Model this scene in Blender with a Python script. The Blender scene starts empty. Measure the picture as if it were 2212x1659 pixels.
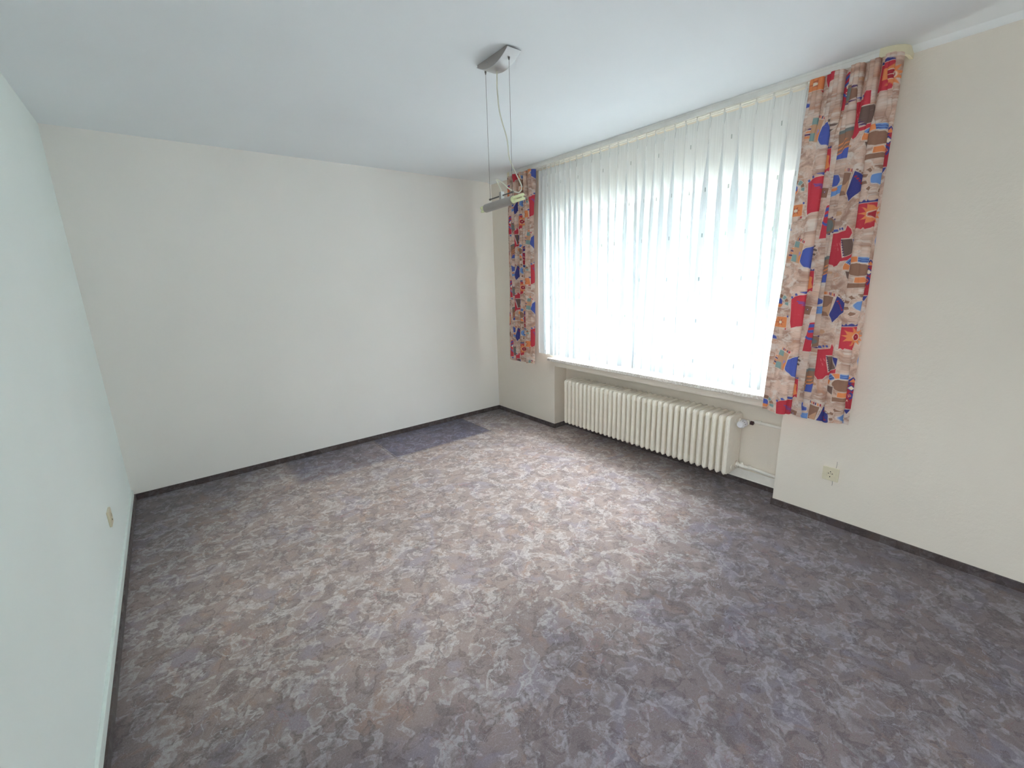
import bpy, bmesh, math, random
import numpy as np
from mathutils import Vector, Matrix
random.seed(7)
S = bpy.context.scene
COL = S.collection

# ------------------------------------------------------------------ camera
cam_d = bpy.data.cameras.new('camera')
cam = bpy.data.objects.new('camera', cam_d); COL.objects.link(cam)
CR, CU, CF = Vector((.783264, -.621042, -.028344)), Vector((.167525, .166939, .971631)), Vector((.598692, .765792, -.234797))
M = Matrix((CR, CU, -CF)).transposed().to_4x4()
M.translation = Vector((-2.967097, -4.052849, 1.509973))
cam.matrix_world = M
cam_d.sensor_width = 36; cam_d.lens = 944.1276 / 2212 * 36
cam_d.clip_start = .02; cam_d.clip_end = 200
S.camera = cam

# ------------------------------------------------------------------ light, exposure
W = bpy.data.worlds.new('sky'); S.world = W; W.use_nodes = True
bg = W.node_tree.nodes['Background']
bg.inputs['Color'].default_value = (.895, .955, 1.0, 1); # overcast sky: bright overhead, several times darker towards the horizon
wn = W.node_tree; tc_ = wn.nodes.new('ShaderNodeTexCoord'); sx_ = wn.nodes.new('ShaderNodeSeparateXYZ'); mr_ = wn.nodes.new('ShaderNodeMapRange')
wn.links.new(tc_.outputs['Generated'], sx_.inputs[0]); wn.links.new(sx_.outputs[2], mr_.inputs['Value'])
mr_.inputs['From Min'].default_value = .05; mr_.inputs['From Max'].default_value = .75
mr_.inputs['To Min'].default_value = 4.0; mr_.inputs['To Max'].default_value = 21
wn.links.new(mr_.outputs['Result'], bg.inputs['Strength'])
sd = bpy.data.lights.new('sun', 'SUN'); sd.energy = 4; sd.angle = .02; sd.color = (1, .97, .92)
sun = bpy.data.objects.new('sun', sd); COL.objects.link(sun)
sun.rotation_euler = Vector((0, .6, -.8)).to_track_quat('-Z', 'Y').to_euler()   # stands in line with the house front, shines into neither window
pd = bpy.data.lights.new('window_daylight', 'AREA'); pd.shape = 'RECTANGLE'; pd.size = 2.1; pd.size_y = 1.36
pd.cycles.is_portal = True
portal = bpy.data.objects.new('window_daylight', pd); COL.objects.link(portal)
portal.location = (.32, -1.99, 1.39)
portal.rotation_euler = Vector((-1, 0, 0)).to_track_quat('-Z', 'Y').to_euler()
pd2 = bpy.data.lights.new('fill_window_daylight', 'AREA'); pd2.shape = 'RECTANGLE'; pd2.size = .8; pd2.size_y = .9  # portal for the added fill window in the left wall
pd2.cycles.is_portal = True
portal2 = bpy.data.objects.new('fill_window_daylight', pd2); COL.objects.link(portal2)
portal2.location = (-3.58, -4.15, 1.6)
portal2.rotation_euler = Vector((1, 0, 0)).to_track_quat('-Z', 'Y').to_euler()
vs = S.view_settings
S.display_settings.display_device = 'sRGB'
vs.view_transform = 'Standard'; vs.look = 'None'; vs.gamma = 1; vs.use_curve_mapping = False
vs.exposure = 1.36
S.cycles.max_bounces = 14; S.cycles.diffuse_bounces = 12; S.cycles.transparent_max_bounces = 24
S.cycles.transmission_bounces = 8
S.cycles.caustics_reflective = False; S.cycles.caustics_refractive = False
S.cycles.use_denoising = True
S.cycles.sample_clamp_indirect = 8

# ------------------------------------------------------------------ helpers
def lin(c):
    return tuple(((v/255)/12.92 if v/255 <= .04045 else ((v/255+.055)/1.055)**2.4) for v in c)
def L4(c, g=1.0): return tuple(min(v*g, .95) for v in lin(c)) + (1,)

def tag(o, label=None, cat=None, group=None, kind=None):
    if label: o['label'] = label
    if cat: o['category'] = cat
    if group: o['group'] = group
    if kind: o['kind'] = kind
    return o
def empty(name, loc):
    o = bpy.data.objects.new(name, None); COL.objects.link(o); o.location = loc
    o.empty_display_size = .05
    return o

class MB:
    def __init__(s): s.v = []; s.f = []
    def add(s, v, f):
        n = len(s.v); s.v += [tuple(p) for p in v]; s.f += [tuple(i+n for i in q) for q in f]
    def box(s, x0, x1, y0, y1, z0, z1, b=0):
        x0, x1 = sorted((x0, x1)); y0, y1 = sorted((y0, y1)); z0, z1 = sorted((z0, z1))
        if b <= 0:
            v = [(x, y, z) for z in (z0, z1) for y in (y0, y1) for x in (x0, x1)]
            s.add(v, [(0,2,3,1),(4,5,7,6),(0,1,5,4),(2,6,7,3),(0,4,6,2),(1,3,7,5)]); return
        bm = bmesh.new(); bmesh.ops.create_cube(bm, size=1)
        for q in bm.verts:
            q.co = Vector(((x0+x1)/2+q.co.x*(x1-x0), (y0+y1)/2+q.co.y*(y1-y0), (z0+z1)/2+q.co.z*(z1-z0)))
        bmesh.ops.bevel(bm, geom=bm.edges[:], offset=b, segments=3, profile=.5, affect='EDGES')
        s.bm(bm)
    def bm(s, bm):
        bm.verts.ensure_lookup_table(); bm.verts.index_update()
        s.add([q.co[:] for q in bm.verts], [[q.index for q in f.verts] for f in bm.faces]); bm.free()
    def loft(s, loops, cap=True, closed=True):
        n = len(loops[0]); v = [p for l in loops for p in l]; f = []
        for i in range(len(loops)-1):
            for j in range(n if closed else n-1):
                k = (j+1) % n
                f.append((i*n+j, i*n+k, (i+1)*n+k, (i+1)*n+j))
        if cap: f.append(tuple(range(n))[::-1]); f.append(tuple((len(loops)-1)*n+j for j in range(n)))
        s.add(v, f)
    def tube(s, path, r, n=10, cap=True):
        P = [Vector(p) for p in path]; loops = []; up = None
        for i, p in enumerate(P):
            d = (P[min(i+1, len(P)-1)]-P[max(i-1, 0)]).normalized()
            if up is None:
                up = d.cross(Vector((0, 0, 1)) if abs(d.z) < .9 else Vector((1, 0, 0))).normalized()
            up = (up-d*up.dot(d)).normalized(); w = d.cross(up)
            rr = r[i] if isinstance(r, (list, tuple)) else r
            loops.append([p+up*rr*math.cos(2*math.pi*k/n)+w*rr*math.sin(2*math.pi*k/n) for k in range(n)])
        s.loft(loops, cap)
    def prism(s, pts, axis, a, b):
        # pts 2D in the other two axes (in order x,y,z without axis)
        def P(u, w, t):
            return {'x': (t, u, w), 'y': (u, t, w), 'z': (u, w, t)}[axis]
        s.loft([[P(u, w, a) for u, w in pts], [P(u, w, b) for u, w in pts]])
    def build(s, name, mat, parent=None, smooth=False, angle=None):
        me = bpy.data.meshes.new(name); 
        org = Vector(parent.matrix_world.translation) if parent else Vector((0, 0, 0))
        if parent:
            q = parent; org = Vector((0, 0, 0))
            while q: org += Vector(q.location); q = q.parent
        me.from_pydata([tuple(Vector(p)-org) for p in s.v], [], s.f)
        bm = bmesh.new(); bm.from_mesh(me); bmesh.ops.recalc_face_normals(bm, faces=bm.faces[:])
        bm.to_mesh(me); bm.free()
        if smooth:
            me.polygons.foreach_set('use_smooth', [True]*len(me.polygons))
            if angle: me.set_sharp_from_angle(angle=math.radians(angle))
        me.materials.append(mat)
        o = bpy.data.objects.new(name, me); COL.objects.link(o)
        if parent: o.parent = parent
        return o
def spline(pts, n=6):
    P = [Vector(p) for p in pts]; out = []
    for i in range(len(P)-1):
        a, b, c, d = P[max(i-1, 0)], P[i], P[i+1], P[min(i+2, len(P)-1)]
        for k in range(n):
            t = k/n
            out.append(.5*((2*b)+(c-a)*t+(2*a-5*b+4*c-d)*t*t+(3*b-a-3*c+d)*t**3))
    out.append(P[-1]); return out

# ------------------------------------------------------------------ materials
def mat(name):
    m = bpy.data.materials.new(name); m.use_nodes = True
    nt = m.node_tree; b = nt.nodes['Principled BSDF']
    return m, nt, b
def N(nt, t, **kw):
    n = nt.nodes.new(t)
    for k, v in kw.items():
        if k.startswith('_'): setattr(n, k[1:], v)
        else: n.inputs[k.replace('__', ' ')].default_value = v
    return n
def simple(name, c, rough=.5, metal=0, var=.03, scale=30, bump=0, bscale=200, g=1.0):
    m, nt, b = mat(name)
    tc = N(nt, 'ShaderNodeTexCoord'); nz = N(nt, 'ShaderNodeTexNoise', Scale=scale, Detail=4)
    nt.links.new(tc.outputs['Object'], nz.inputs['Vector'])
    r = N(nt, 'ShaderNodeValToRGB'); base = L4(c, g)
    r.color_ramp.elements[0].color = tuple(v*(1-var) for v in base[:3])+(1,)
    r.color_ramp.elements[1].color = tuple(min(v*(1+var), 1) for v in base[:3])+(1,)
    r.color_ramp.elements[0].position = .3; r.color_ramp.elements[1].position = .7
    nt.links.new(nz.outputs['Fac'], r.inputs['Fac']); nt.links.new(r.outputs['Color'], b.inputs['Base Color'])
    b.inputs['Roughness'].default_value = rough; b.inputs['Metallic'].default_value = metal
    if bump:
        n2 = N(nt, 'ShaderNodeTexNoise', Scale=bscale, Detail=5); bp = N(nt, 'ShaderNodeBump', Strength=bump, Distance=.002)
        nt.links.new(tc.outputs['Object'], n2.inputs['Vector']); nt.links.new(n2.outputs['Fac'], bp.inputs['Height'])
        nt.links.new(bp.outputs['Normal'], b.inputs['Normal'])
    return m

def wall_mat(name, c, strength=.5, scale=90):
    m, nt, b = mat(name); lk = nt.links.new
    tc = N(nt, 'ShaderNodeTexCoord')
    big = N(nt, 'ShaderNodeTexNoise', Scale=1.3, Detail=3)
    r = N(nt, 'ShaderNodeValToRGB'); base = L4(c)
    r.color_ramp.elements[0].position = .35; r.color_ramp.elements[1].position = .65
    r.color_ramp.elements[0].color = tuple(v*.975 for v in base[:3])+(1,); r.color_ramp.elements[1].color = base
    lk(tc.outputs['Object'], big.inputs['Vector']); lk(big.outputs['Fac'], r.inputs['Fac']); lk(r.outputs['Color'], b.inputs['Base Color'])
    # woodchip wallpaper grain under paint
    n1 = N(nt, 'ShaderNodeTexNoise', Scale=scale, Detail=5, Distortion=1.2)
    n2 = N(nt, 'ShaderNodeTexVoronoi', Scale=scale*.7)
    lk(tc.outputs['Object'], n1.inputs['Vector']); lk(tc.outputs['Object'], n2.inputs['Vector'])
    ad = N(nt, 'ShaderNodeMath', _operation='MULTIPLY_ADD'); ad.inputs[1].default_value = -.5
    lk(n2.outputs['Distance'], ad.inputs[0]); lk(n1.outputs['Fac'], ad.inputs[2])
    bp = N(nt, 'ShaderNodeBump', Strength=strength, Distance=.003)
    lk(ad.outputs[0], bp.inputs['Height']); lk(bp.outputs['Normal'], b.inputs['Normal'])
    b.inputs['Roughness'].default_value = .9; b.inputs['Specular IOR Level'].default_value = .15
    return m
WALL = (232, 224, 212)
m_wall = wall_mat('woodchip_wallpaper', WALL, .30, 75)
m_wall_smooth = wall_mat('painted_plaster', (244, 241, 236), .1, 60)
m_ceil = wall_mat('ceiling_paint', (241, 246, 250), .06, 50)
m_wall_left = wall_mat('pale_mint_plaster', (240, 249, 246), .1, 60)
m_white = simple('white_gloss_paint', (238, 234, 226), .35)
m_rad = simple('radiator_enamel', (244, 238, 226), .32, bump=.05, bscale=60)
m_cream = simple('cream_plastic', (226, 218, 188), .35)
m_rail = simple('rail_white_plastic', (228, 227, 222), .4)
m_socket = simple('ivory_plastic', (222, 214, 188), .3)
m_dark = simple('dark_hole', (28, 24, 22), .6)
m_line = simple('grey_seam', (120, 116, 108), .6)
m_frame = simple('window_frame_plastic', (232, 236, 234), .3)
m_alu = simple('brushed_aluminium', (170, 168, 168), .28, 1.0)
m_alu2 = simple('matt_silver_paint', (176, 170, 166), .36, .8)
m_canopy = simple('satin_silver_sheet', (198, 200, 202), .33, .85)
m_wire = simple('steel_wire', (120, 116, 112), .4, .8)
m_cable = simple('clear_flex_cable', (212, 212, 196), .35)
m_knob = simple('thermostat_white', (232, 232, 236), .3)
m_cap = simple('brown_cap', (70, 48, 52), .5)
m_lampglass = simple('frosted_lamp_glass', (230, 233, 190), .25)
m_rust = simple('rust_stain', (150, 112, 84), .7, var=.2)

def marble():
    m, nt, b = mat('sill_marble'); lk = nt.links.new
    tc = N(nt, 'ShaderNodeTexCoord'); n = N(nt, 'ShaderNodeTexNoise', Scale=38, Detail=6, Distortion=2.5)
    r = N(nt, 'ShaderNodeValToRGB')
    e = r.color_ramp.elements
    e[0].position = .38; e[0].color = L4((186, 176, 166)); e[1].position = .6; e[1].color = L4((222, 218, 212))
    x = e.new(.5); x.color = L4((206, 199, 190))
    lk(tc.outputs['Object'], n.inputs['Vector']); lk(n.outputs['Fac'], r.inputs['Fac']); lk(r.outputs['Color'], b.inputs['Base Color'])
    b.inputs['Roughness'].default_value = .3
    return m
m_sill = marble()

def carpet(name, strip=False):
    m, nt, b = mat(name); lk = nt.links.new
    tc = N(nt, 'ShaderNodeTexCoord')
    def mixc(a, bb, fac, mode='MIX'):
        x = nt.nodes.new('ShaderNodeMix'); x.data_type = 'RGBA'; x.blend_type = mode
        for sock, val in ((x.inputs[6], a), (x.inputs[7], bb), (x.inputs[0], fac)):
            if isinstance(val, (int, float)): sock.default_value = val
            elif isinstance(val, tuple): sock.default_value = val
            else: lk(val, sock)
        return x.outputs[2]
    def ramp(src, p0, p1, c0=0.0, c1=1.0):
        r = nt.nodes.new('ShaderNodeMapRange'); r.interpolation_type = 'SMOOTHSTEP'
        r.inputs['From Min'].default_value = p0; r.inputs['From Max'].default_value = p1
        r.inputs['To Min'].default_value = c0; r.inputs['To Max'].default_value = c1
        lk(src, r.inputs['Value']); return r.outputs['Result']
    def noise(scale, detail=4, dist=0.0, off=0, rough=.5):
        mp = N(nt, 'ShaderNodeMapping'); mp.inputs['Location'].default_value = (off, off*.7, off*.3)
        lk(tc.outputs['Object'], mp.inputs['Vector'])
        n = N(nt, 'ShaderNodeTexNoise', Scale=scale, Detail=detail, Distortion=dist, Roughness=rough)
        lk(mp.outputs['Vector'], n.inputs['Vector']); return n.outputs['Fac']
    def vor(scale, off=0, warp=.35):
        mp = N(nt, 'ShaderNodeMapping'); mp.inputs['Location'].default_value = (off, off*.6, 0)
        lk(tc.outputs['Object'], mp.inputs['Vector'])
        wn = N(nt, 'ShaderNodeTexNoise', Scale=9, Detail=3); lk(mp.outputs['Vector'], wn.inputs['Vector'])
        sc = N(nt, 'ShaderNodeVectorMath', _operation='SCALE'); sc.inputs['Scale'].default_value = warp*.3
        lk(wn.outputs['Color'], sc.inputs[0])
        ad = N(nt, 'ShaderNodeVectorMath', _operation='ADD'); lk(mp.outputs['Vector'], ad.inputs[0]); lk(sc.outputs[0], ad.inputs[1])
        v = N(nt, 'ShaderNodeTexVoronoi', Scale=scale); lk(ad.outputs[0], v.inputs['Vector']); return v
    def masked(x, mk):
        q = N(nt, 'ShaderNodeMath', _operation='MULTIPLY'); lk(x, q.inputs[0]); lk(mk, q.inputs[1]); return q.outputs[0]
    base = L4((192, 171, 163))
    c = mixc(base, L4((172, 153, 148)), ramp(noise(8, 5, 1.2), .46, .62, 0, .85))
    c = mixc(c, L4((184, 172, 182)), ramp(noise(5, 3, .8, 4.1), .50, .66, 0, .7))
    c = mixc(c, L4((200, 166, 147)), ramp(noise(7, 5, 1.4, 8.3), .54, .68, 0, .6))
    # brush dabs: blurred on one side, crisp and feathered on the other
    def dabs(scale, off, p0, p1, amt, col, wsc):
        n = noise(scale, 3, .5, off, .45)
        hard = ramp(n, p0, p0+.022); soft = ramp(n, p0+.15, p0+.03)
        m_ = masked(hard, soft)
        return masked(m_, ramp(noise(wsc, 4, 1.0, off+2.2, .6), .36, .60, .15, amt)), col
    for args in ((9.5, 1.7, .535, 0, .80, L4((232, 222, 218)), 45), (12.5, 21.7, .56, 0, .8, L4((236, 226, 222)), 55), (10.5, 31.1, .55, 0, .75, L4((142, 126, 122)), 40), (14, 41.1, .57, 0, .7, L4((150, 132, 128)), 40)):
        f_, col_ = dabs(*args); c = mixc(c, col_, f_)
    # thin crackling lines: pale and dusty red
    def lines(scale, dist, off, wd):
        n = noise(scale, 3, dist, off)
        a = N(nt, 'ShaderNodeMath', _operation='SUBTRACT'); lk(n, a.inputs[0]); a.inputs[1].default_value = .5
        bb = N(nt, 'ShaderNodeMath', _operation='ABSOLUTE'); lk(a.outputs[0], bb.inputs[0])
        return ramp(bb.outputs[0], wd, 0)
    c = mixc(c, L4((236, 230, 230)), masked(lines(9, 1.2, 9.1, .009), ramp(noise(6, 2, 0, 3.3), .48, .58, 0, .7)))
    c = mixc(c, L4((232, 226, 230)), masked(lines(12, 1.6, 29.1, .008), ramp(noise(7, 2, 0, 23.3), .48, .58, 0, .6)))
    c = mixc(c, L4((198, 150, 150)), masked(lines(6, 1.5, 15.1, .008), ramp(noise(5, 2, 0, 13.3), .48, .58, 0, .65)))
    # pile grain
    g = noise(420, 3, 0, 0, .7)
    c = mixc(c, L4((240, 236, 232)), ramp(g, .45, .75, 0, .22)); c = mixc(c, L4((60, 52, 50)), ramp(g, .55, .28, 0, .30))
    g2 = noise(130, 5, .4, 5, .8); c = mixc(c, L4((246, 242, 240)), ramp(g2, .52, .68, 0, .28)); c = mixc(c, L4((80, 70, 68)), ramp(g2, .46, .30, 0, .30))
    if strip:
        c = mixc(c, L4((44, 36, 39)), .84)
    else:
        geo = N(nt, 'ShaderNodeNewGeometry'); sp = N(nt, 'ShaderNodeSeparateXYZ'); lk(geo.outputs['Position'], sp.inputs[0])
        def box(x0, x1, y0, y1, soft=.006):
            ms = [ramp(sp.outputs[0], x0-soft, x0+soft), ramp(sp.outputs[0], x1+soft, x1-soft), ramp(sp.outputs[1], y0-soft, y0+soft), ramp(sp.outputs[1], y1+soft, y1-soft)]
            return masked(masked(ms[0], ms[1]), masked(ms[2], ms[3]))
        # light falloff painted into the carpet colour: pale middle, darker grey towards the walls
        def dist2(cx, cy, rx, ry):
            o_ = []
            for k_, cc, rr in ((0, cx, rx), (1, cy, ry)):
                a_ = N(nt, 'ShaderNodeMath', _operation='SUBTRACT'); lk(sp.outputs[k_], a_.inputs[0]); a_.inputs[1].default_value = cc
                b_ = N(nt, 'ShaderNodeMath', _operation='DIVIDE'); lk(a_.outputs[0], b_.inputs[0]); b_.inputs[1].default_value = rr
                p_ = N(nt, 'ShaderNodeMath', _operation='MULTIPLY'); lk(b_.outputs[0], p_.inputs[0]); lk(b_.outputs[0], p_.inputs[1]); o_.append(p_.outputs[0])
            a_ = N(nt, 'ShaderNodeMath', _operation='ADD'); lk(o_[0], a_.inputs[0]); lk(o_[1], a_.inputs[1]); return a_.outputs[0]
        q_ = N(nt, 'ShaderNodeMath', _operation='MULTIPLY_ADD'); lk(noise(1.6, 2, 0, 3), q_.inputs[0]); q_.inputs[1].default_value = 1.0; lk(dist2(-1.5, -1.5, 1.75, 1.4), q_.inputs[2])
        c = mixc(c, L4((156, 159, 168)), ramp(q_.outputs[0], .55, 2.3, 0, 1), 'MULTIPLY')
        # places where furniture stood for years kept their bluish colour and a pressed outline
        c = mixc(c, L4((150, 158, 196)), masked(box(-1.555, -.545, -.565, .02), ramp(noise(2, 1), 0, .1, .8, .8)), 'MULTIPLY')
        c = mixc(c, L4((158, 164, 194)), masked(box(-2.35, -1.575, -.57, .02, .05), ramp(noise(2, 1), 0, .1, .6, .6)), 'MULTIPLY')
        for bx in ((-1.572, -1.558, -.585, .02), (-.548, -.536, -.585, .02), (-1.56, -.54, -.585, -.572)):
            c = mixc(c, L4((70, 64, 74)), masked(box(*bx, .003), ramp(noise(20, 2), .3, .6, .2, .7)))
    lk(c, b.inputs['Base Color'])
    b.inputs['Roughness'].default_value = .95; b.inputs['Specular IOR Level'].default_value = .1
    try: b.inputs['Sheen Weight'].default_value = .15
    except Exception: pass
    bp = N(nt, 'ShaderNodeBump', Strength=.5, Distance=.004); lk(g, bp.inputs['Height']); lk(bp.outputs['Normal'], b.inputs['Normal'])
    return m
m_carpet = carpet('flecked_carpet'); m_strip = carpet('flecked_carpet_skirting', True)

def voile(name, dens, ticks=True):
    m = bpy.data.materials.new(name); m.use_nodes = True; nt = m.node_tree; nt.nodes.clear(); lk = nt.links.new
    out = N(nt, 'ShaderNodeOutputMaterial')
    tr = N(nt, 'ShaderNodeBsdfTransparent'); df = N(nt, 'ShaderNodeBsdfDiffuse'); tl = N(nt, 'ShaderNodeBsdfTranslucent')
    df.inputs['Color'].default_value = (.93, .95, .95, 1); tl.inputs['Color'].default_value = (.70, .82, .92, 1)
    mx = N(nt, 'ShaderNodeMixShader'); mx.inputs[0].default_value = .10; lk(df.outputs[0], mx.inputs[1]); lk(tl.outputs[0], mx.inputs[2])
    m2 = N(nt, 'ShaderNodeMixShader'); lk(tr.outputs[0], m2.inputs[1]); lk(mx.outputs[0], m2.inputs[2]); lk(m2.outputs[0], out.inputs['Surface'])
    uv = N(nt, 'ShaderNodeUVMap'); uv.uv_map = 'cloth'
    # slubby vertical yarn
    mp = N(nt, 'ShaderNodeMapping'); mp.inputs['Scale'].default_value = (160, 3, 1); lk(uv.outputs[0], mp.inputs[0])
    nz = N(nt, 'ShaderNodeTexNoise', Scale=1, Detail=3); lk(mp.outputs[0], nz.inputs['Vector'])
    mr = N(nt, 'ShaderNodeMapRange'); mr.inputs['From Min'].default_value = .3; mr.inputs['From Max'].default_value = .7
    mr.inputs['To Min'].default_value = dens-.05; mr.inputs['To Max'].default_value = dens+.05; lk(nz.outputs['Fac'], mr.inputs['Value'])
    fac = mr.outputs['Result']
    if ticks:
        sp = N(nt, 'ShaderNodeSeparateXYZ'); lk(uv.outputs[0], sp.inputs[0])
        def mth(op, a, b=None, c=None):
            q = N(nt, 'ShaderNodeMath', _operation=op)
            for i, v in enumerate((a, b, c)):
                if v is None: continue
                if isinstance(v, (int, float)): q.inputs[i].default_value = v
                else: lk(v, q.inputs[i])
            return q.outputs[0]
        row = mth('DIVIDE', sp.outputs[1], .14); rf = mth('FLOOR', row)
        par = mth('MULTIPLY', mth('MODULO', rf, 2.0), .5)
        cu = mth('FRACT', mth('ADD', mth('DIVIDE', sp.outputs[0], .235), par)); cv = mth('FRACT', row)
        tk = mth('MULTIPLY', mth('LESS_THAN', mth('ABSOLUTE', mth('SUBTRACT', cu, .5)), .012), mth('LESS_THAN', mth('ABSOLUTE', mth('SUBTRACT', cv, .5)), .09))
        fac = mth('MAXIMUM', fac, mth('MULTIPLY', tk, .93))
        cm = nt.nodes.new('ShaderNodeMix'); cm.data_type = 'RGBA'; lk(tk, cm.inputs[0])
        cm.inputs[6].default_value = (.93, .95, .95, 1); cm.inputs[7].default_value = (.45, .5, .5, 1); lk(cm.outputs[2], df.inputs['Color'])
        cm2 = nt.nodes.new('ShaderNodeMix'); cm2.data_type = 'RGBA'; lk(tk, cm2.inputs[0])
        cm2.inputs[6].default_value = (.70, .82, .92, 1); cm2.inputs[7].default_value = (.08, .09, .09, 1); lk(cm2.outputs[2], tl.inputs['Color'])
    lk(fac, m2.inputs[0])
    return m
m_voile = voile('white_voile', .76); m_voile_tape = voile('voile_header_tape', .35, False)

def print_mat():
    m = bpy.data.materials.new('printed_curtain_cotton'); m.use_nodes = True; nt = m.node_tree; nt.nodes.clear(); lk = nt.links.new
    out = N(nt, 'ShaderNodeOutputMaterial')
    at = N(nt, 'ShaderNodeAttribute'); at.attribute_name = 'motif'
    uv = N(nt, 'ShaderNodeUVMap'); uv.uv_map = 'cloth'
    def nz(scale, sx, sy, rot, detail=5, dist=1.0, off=0):
        mp = N(nt, 'ShaderNodeMapping'); mp.inputs['Rotation'].default_value = (0, 0, rot); mp.inputs['Scale'].default_value = (sx, sy, 1); mp.inputs['Location'].default_value = (off, off, 0)
        lk(uv.outputs[0], mp.inputs[0]); n = N(nt, 'ShaderNodeTexNoise', Scale=scale, Detail=detail, Distortion=dist, Roughness=.6); lk(mp.outputs[0], n.inputs['Vector']); return n.outputs['Fac']
    def rm(src, a, b, c, d):
        r = nt.nodes.new('ShaderNodeMapRange'); r.interpolation_type = 'SMOOTHSTEP'
        for k, v in zip(('From Min', 'From Max', 'To Min', 'To Max'), (a, b, c, d)): r.inputs[k].default_value = v
        lk(src, r.inputs['Value']); return r.outputs['Result']
    def mix(a, b, f):
        x = nt.nodes.new('ShaderNodeMix'); x.data_type = 'RGBA'
        for sck, val in ((x.inputs[6], a), (x.inputs[7], b), (x.inputs[0], f)):
            if isinstance(val, (tuple, int, float)): sck.default_value = val
            else: lk(val, sck)
        return x.outputs[2]
    c = mix(L4((222, 194, 178)), L4((178, 144, 128)), rm(nz(1, 10, 14, .5, 5, .8), .40, .66, 0, 1))
    c = mix(c, L4((200, 148, 120)), rm(nz(1, 7, 8, .3, 5, .8, 3.3), .52, .70, 0, .75))
    c = mix(c, L4((228, 218, 210)), rm(nz(1, 13, 26, .7, 6, .9, 7.7), .48, .64, 0, .75))
    c = mix(c, L4((150, 120, 104)), rm(nz(1, 45, 120, .6, 4, .6, 1.7), .56, .68, 0, .35))
    mc = mix(at.outputs['Color'], L4((235, 225, 215)), rm(nz(1, 60, 160, .5, 4, 1.0, 2.1), .62, .8, 0, .25))
    c = mix(c, mc, at.outputs['Alpha'])
    df = N(nt, 'ShaderNodeBsdfDiffuse'); tl = N(nt, 'ShaderNodeBsdfTranslucent'); lk(c, df.inputs['Color']); lk(c, tl.inputs['Color'])
    mx = N(nt, 'ShaderNodeMixShader'); mx.inputs[0].default_value = .12; lk(df.outputs[0], mx.inputs[1]); lk(tl.outputs[0], mx.inputs[2])
    lk(mx.outputs[0], out.inputs['Surface'])
    return m
m_print = print_mat()

m_glass = bpy.data.materials.new('window_glass'); m_glass.use_nodes = True
nt = m_glass.node_tree; nt.nodes.clear()
_o = N(nt, 'ShaderNodeOutputMaterial'); _t = N(nt, 'ShaderNodeBsdfTransparent'); _g = N(nt, 'ShaderNodeBsdfGlossy'); _g.inputs['Roughness'].default_value = .02
_m = N(nt, 'ShaderNodeMixShader'); _m.inputs[0].default_value = .07
nt.links.new(_t.outputs[0], _m.inputs[1]); nt.links.new(_g.outputs[0], _m.inputs[2]); nt.links.new(_m.outputs[0], _o.inputs[0])

# ------------------------------------------------------------------ room shell
LX, BY, H = -3.367, -5.0, 2.5       # left wall, back wall, ceiling
NY0, NY1 = -.951, -3.03             # window niche
SILL, LINT, ND = .733, 2.068, .168
def struct(name, mb, m, parent=None, **k):
    o = mb.build(name, m, parent, **k)
    if not parent: o['kind'] = 'structure'
    return o
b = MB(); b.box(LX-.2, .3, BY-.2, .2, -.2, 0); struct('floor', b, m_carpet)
b = MB(); b.box(LX-.2, .3, BY-.2, .2, H, H+.2); struct('ceiling', b, m_ceil)
b = MB(); b.box(LX-.2, .3, 0, .2, 0, H); struct('wall_far', b, m_wall_smooth)
WY0, WY1, WZ0, WZ1 = -4.55, -3.75, 1.15, 2.05               # opening of an added, unseen window beside the photographer, lets in fill light
b = MB(); b.box(LX-.2, LX, WY1, 0, 0, H); b.box(LX-.2, LX, BY, WY0, 0, H); b.box(LX-.2, LX, WY0, WY1, 0, WZ0); b.box(LX-.2, LX, WY0, WY1, WZ1, H); struct('wall_left', b, m_wall_left)
b = MB()                                                     # window wall: piers, lintel, parapet behind the radiator
b.box(0, .3, NY0, 0, 0, H); b.box(0, .3, BY, NY1, 0, H); b.box(0, .3, NY1, NY0, LINT, H); b.box(ND, .3, NY1, NY0, 0, SILL-.03)
b.box(.0, .03, NY1, NY0, .648, .705)                         # apron under the sill
struct('wall_right', b, m_wall)
b = MB()                                                     # wall behind the photographer
b.box(LX-.2, .3, BY-.2, BY, 0, H)
struct('wall_back', b, m_wall_smooth)

# cove along the window wall
b = MB(); k = 6
pts = [(0, H), (0, 2.484)] + [(-.055*(i/k), 2.484+.016*(1-math.cos(math.pi/2*i/k))) for i in range(1, k)] + [(-.055, H)]
b.prism(pts, 'y', BY, -0.0); o = struct('trim_1', b, m_ceil, smooth=True, angle=40); o['label'] = 'shallow plaster cove between window wall and ceiling'
# skirting strips of carpet
SK, ST = .0446, .008
b = MB(); b.box(LX, 0, -ST, 0, 0, SK); struct('baseboard_far', b, m_strip)
b = MB(); b.box(LX+.012, LX+.020, BY, 0, 0, SK); struct('baseboard_left', b, m_strip)
b = MB(); b.box(-ST, 0, NY0, 0, 0, SK); b.box(-ST, ND, NY0-ST, NY0, 0, SK); b.box(ND-ST, ND, NY1, NY0, 0, SK); b.box(-ST, ND, NY1, NY1+ST, 0, SK); b.box(-ST, 0, BY, NY1, 0, SK)
struct('baseboard_right', b, m_strip)
b = MB(); b.box(LX, LX+.012, BY, -.02, 0, .088, .002); o = struct('trim_2', b, simple('mint_white_gloss', (232, 242, 238), .4)); o['label'] = 'white skirting board behind the carpet strip on the left wall'
b = MB(); b.box(ND-.02, ND, NY1, NY0, SK, .112, .003); b.box(ND-.024, ND-.018, NY1, NY0, SK, SK+.006); o = struct('trim_3', b, m_white); o['label'] = 'white board at the foot of the radiator niche'

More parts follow.
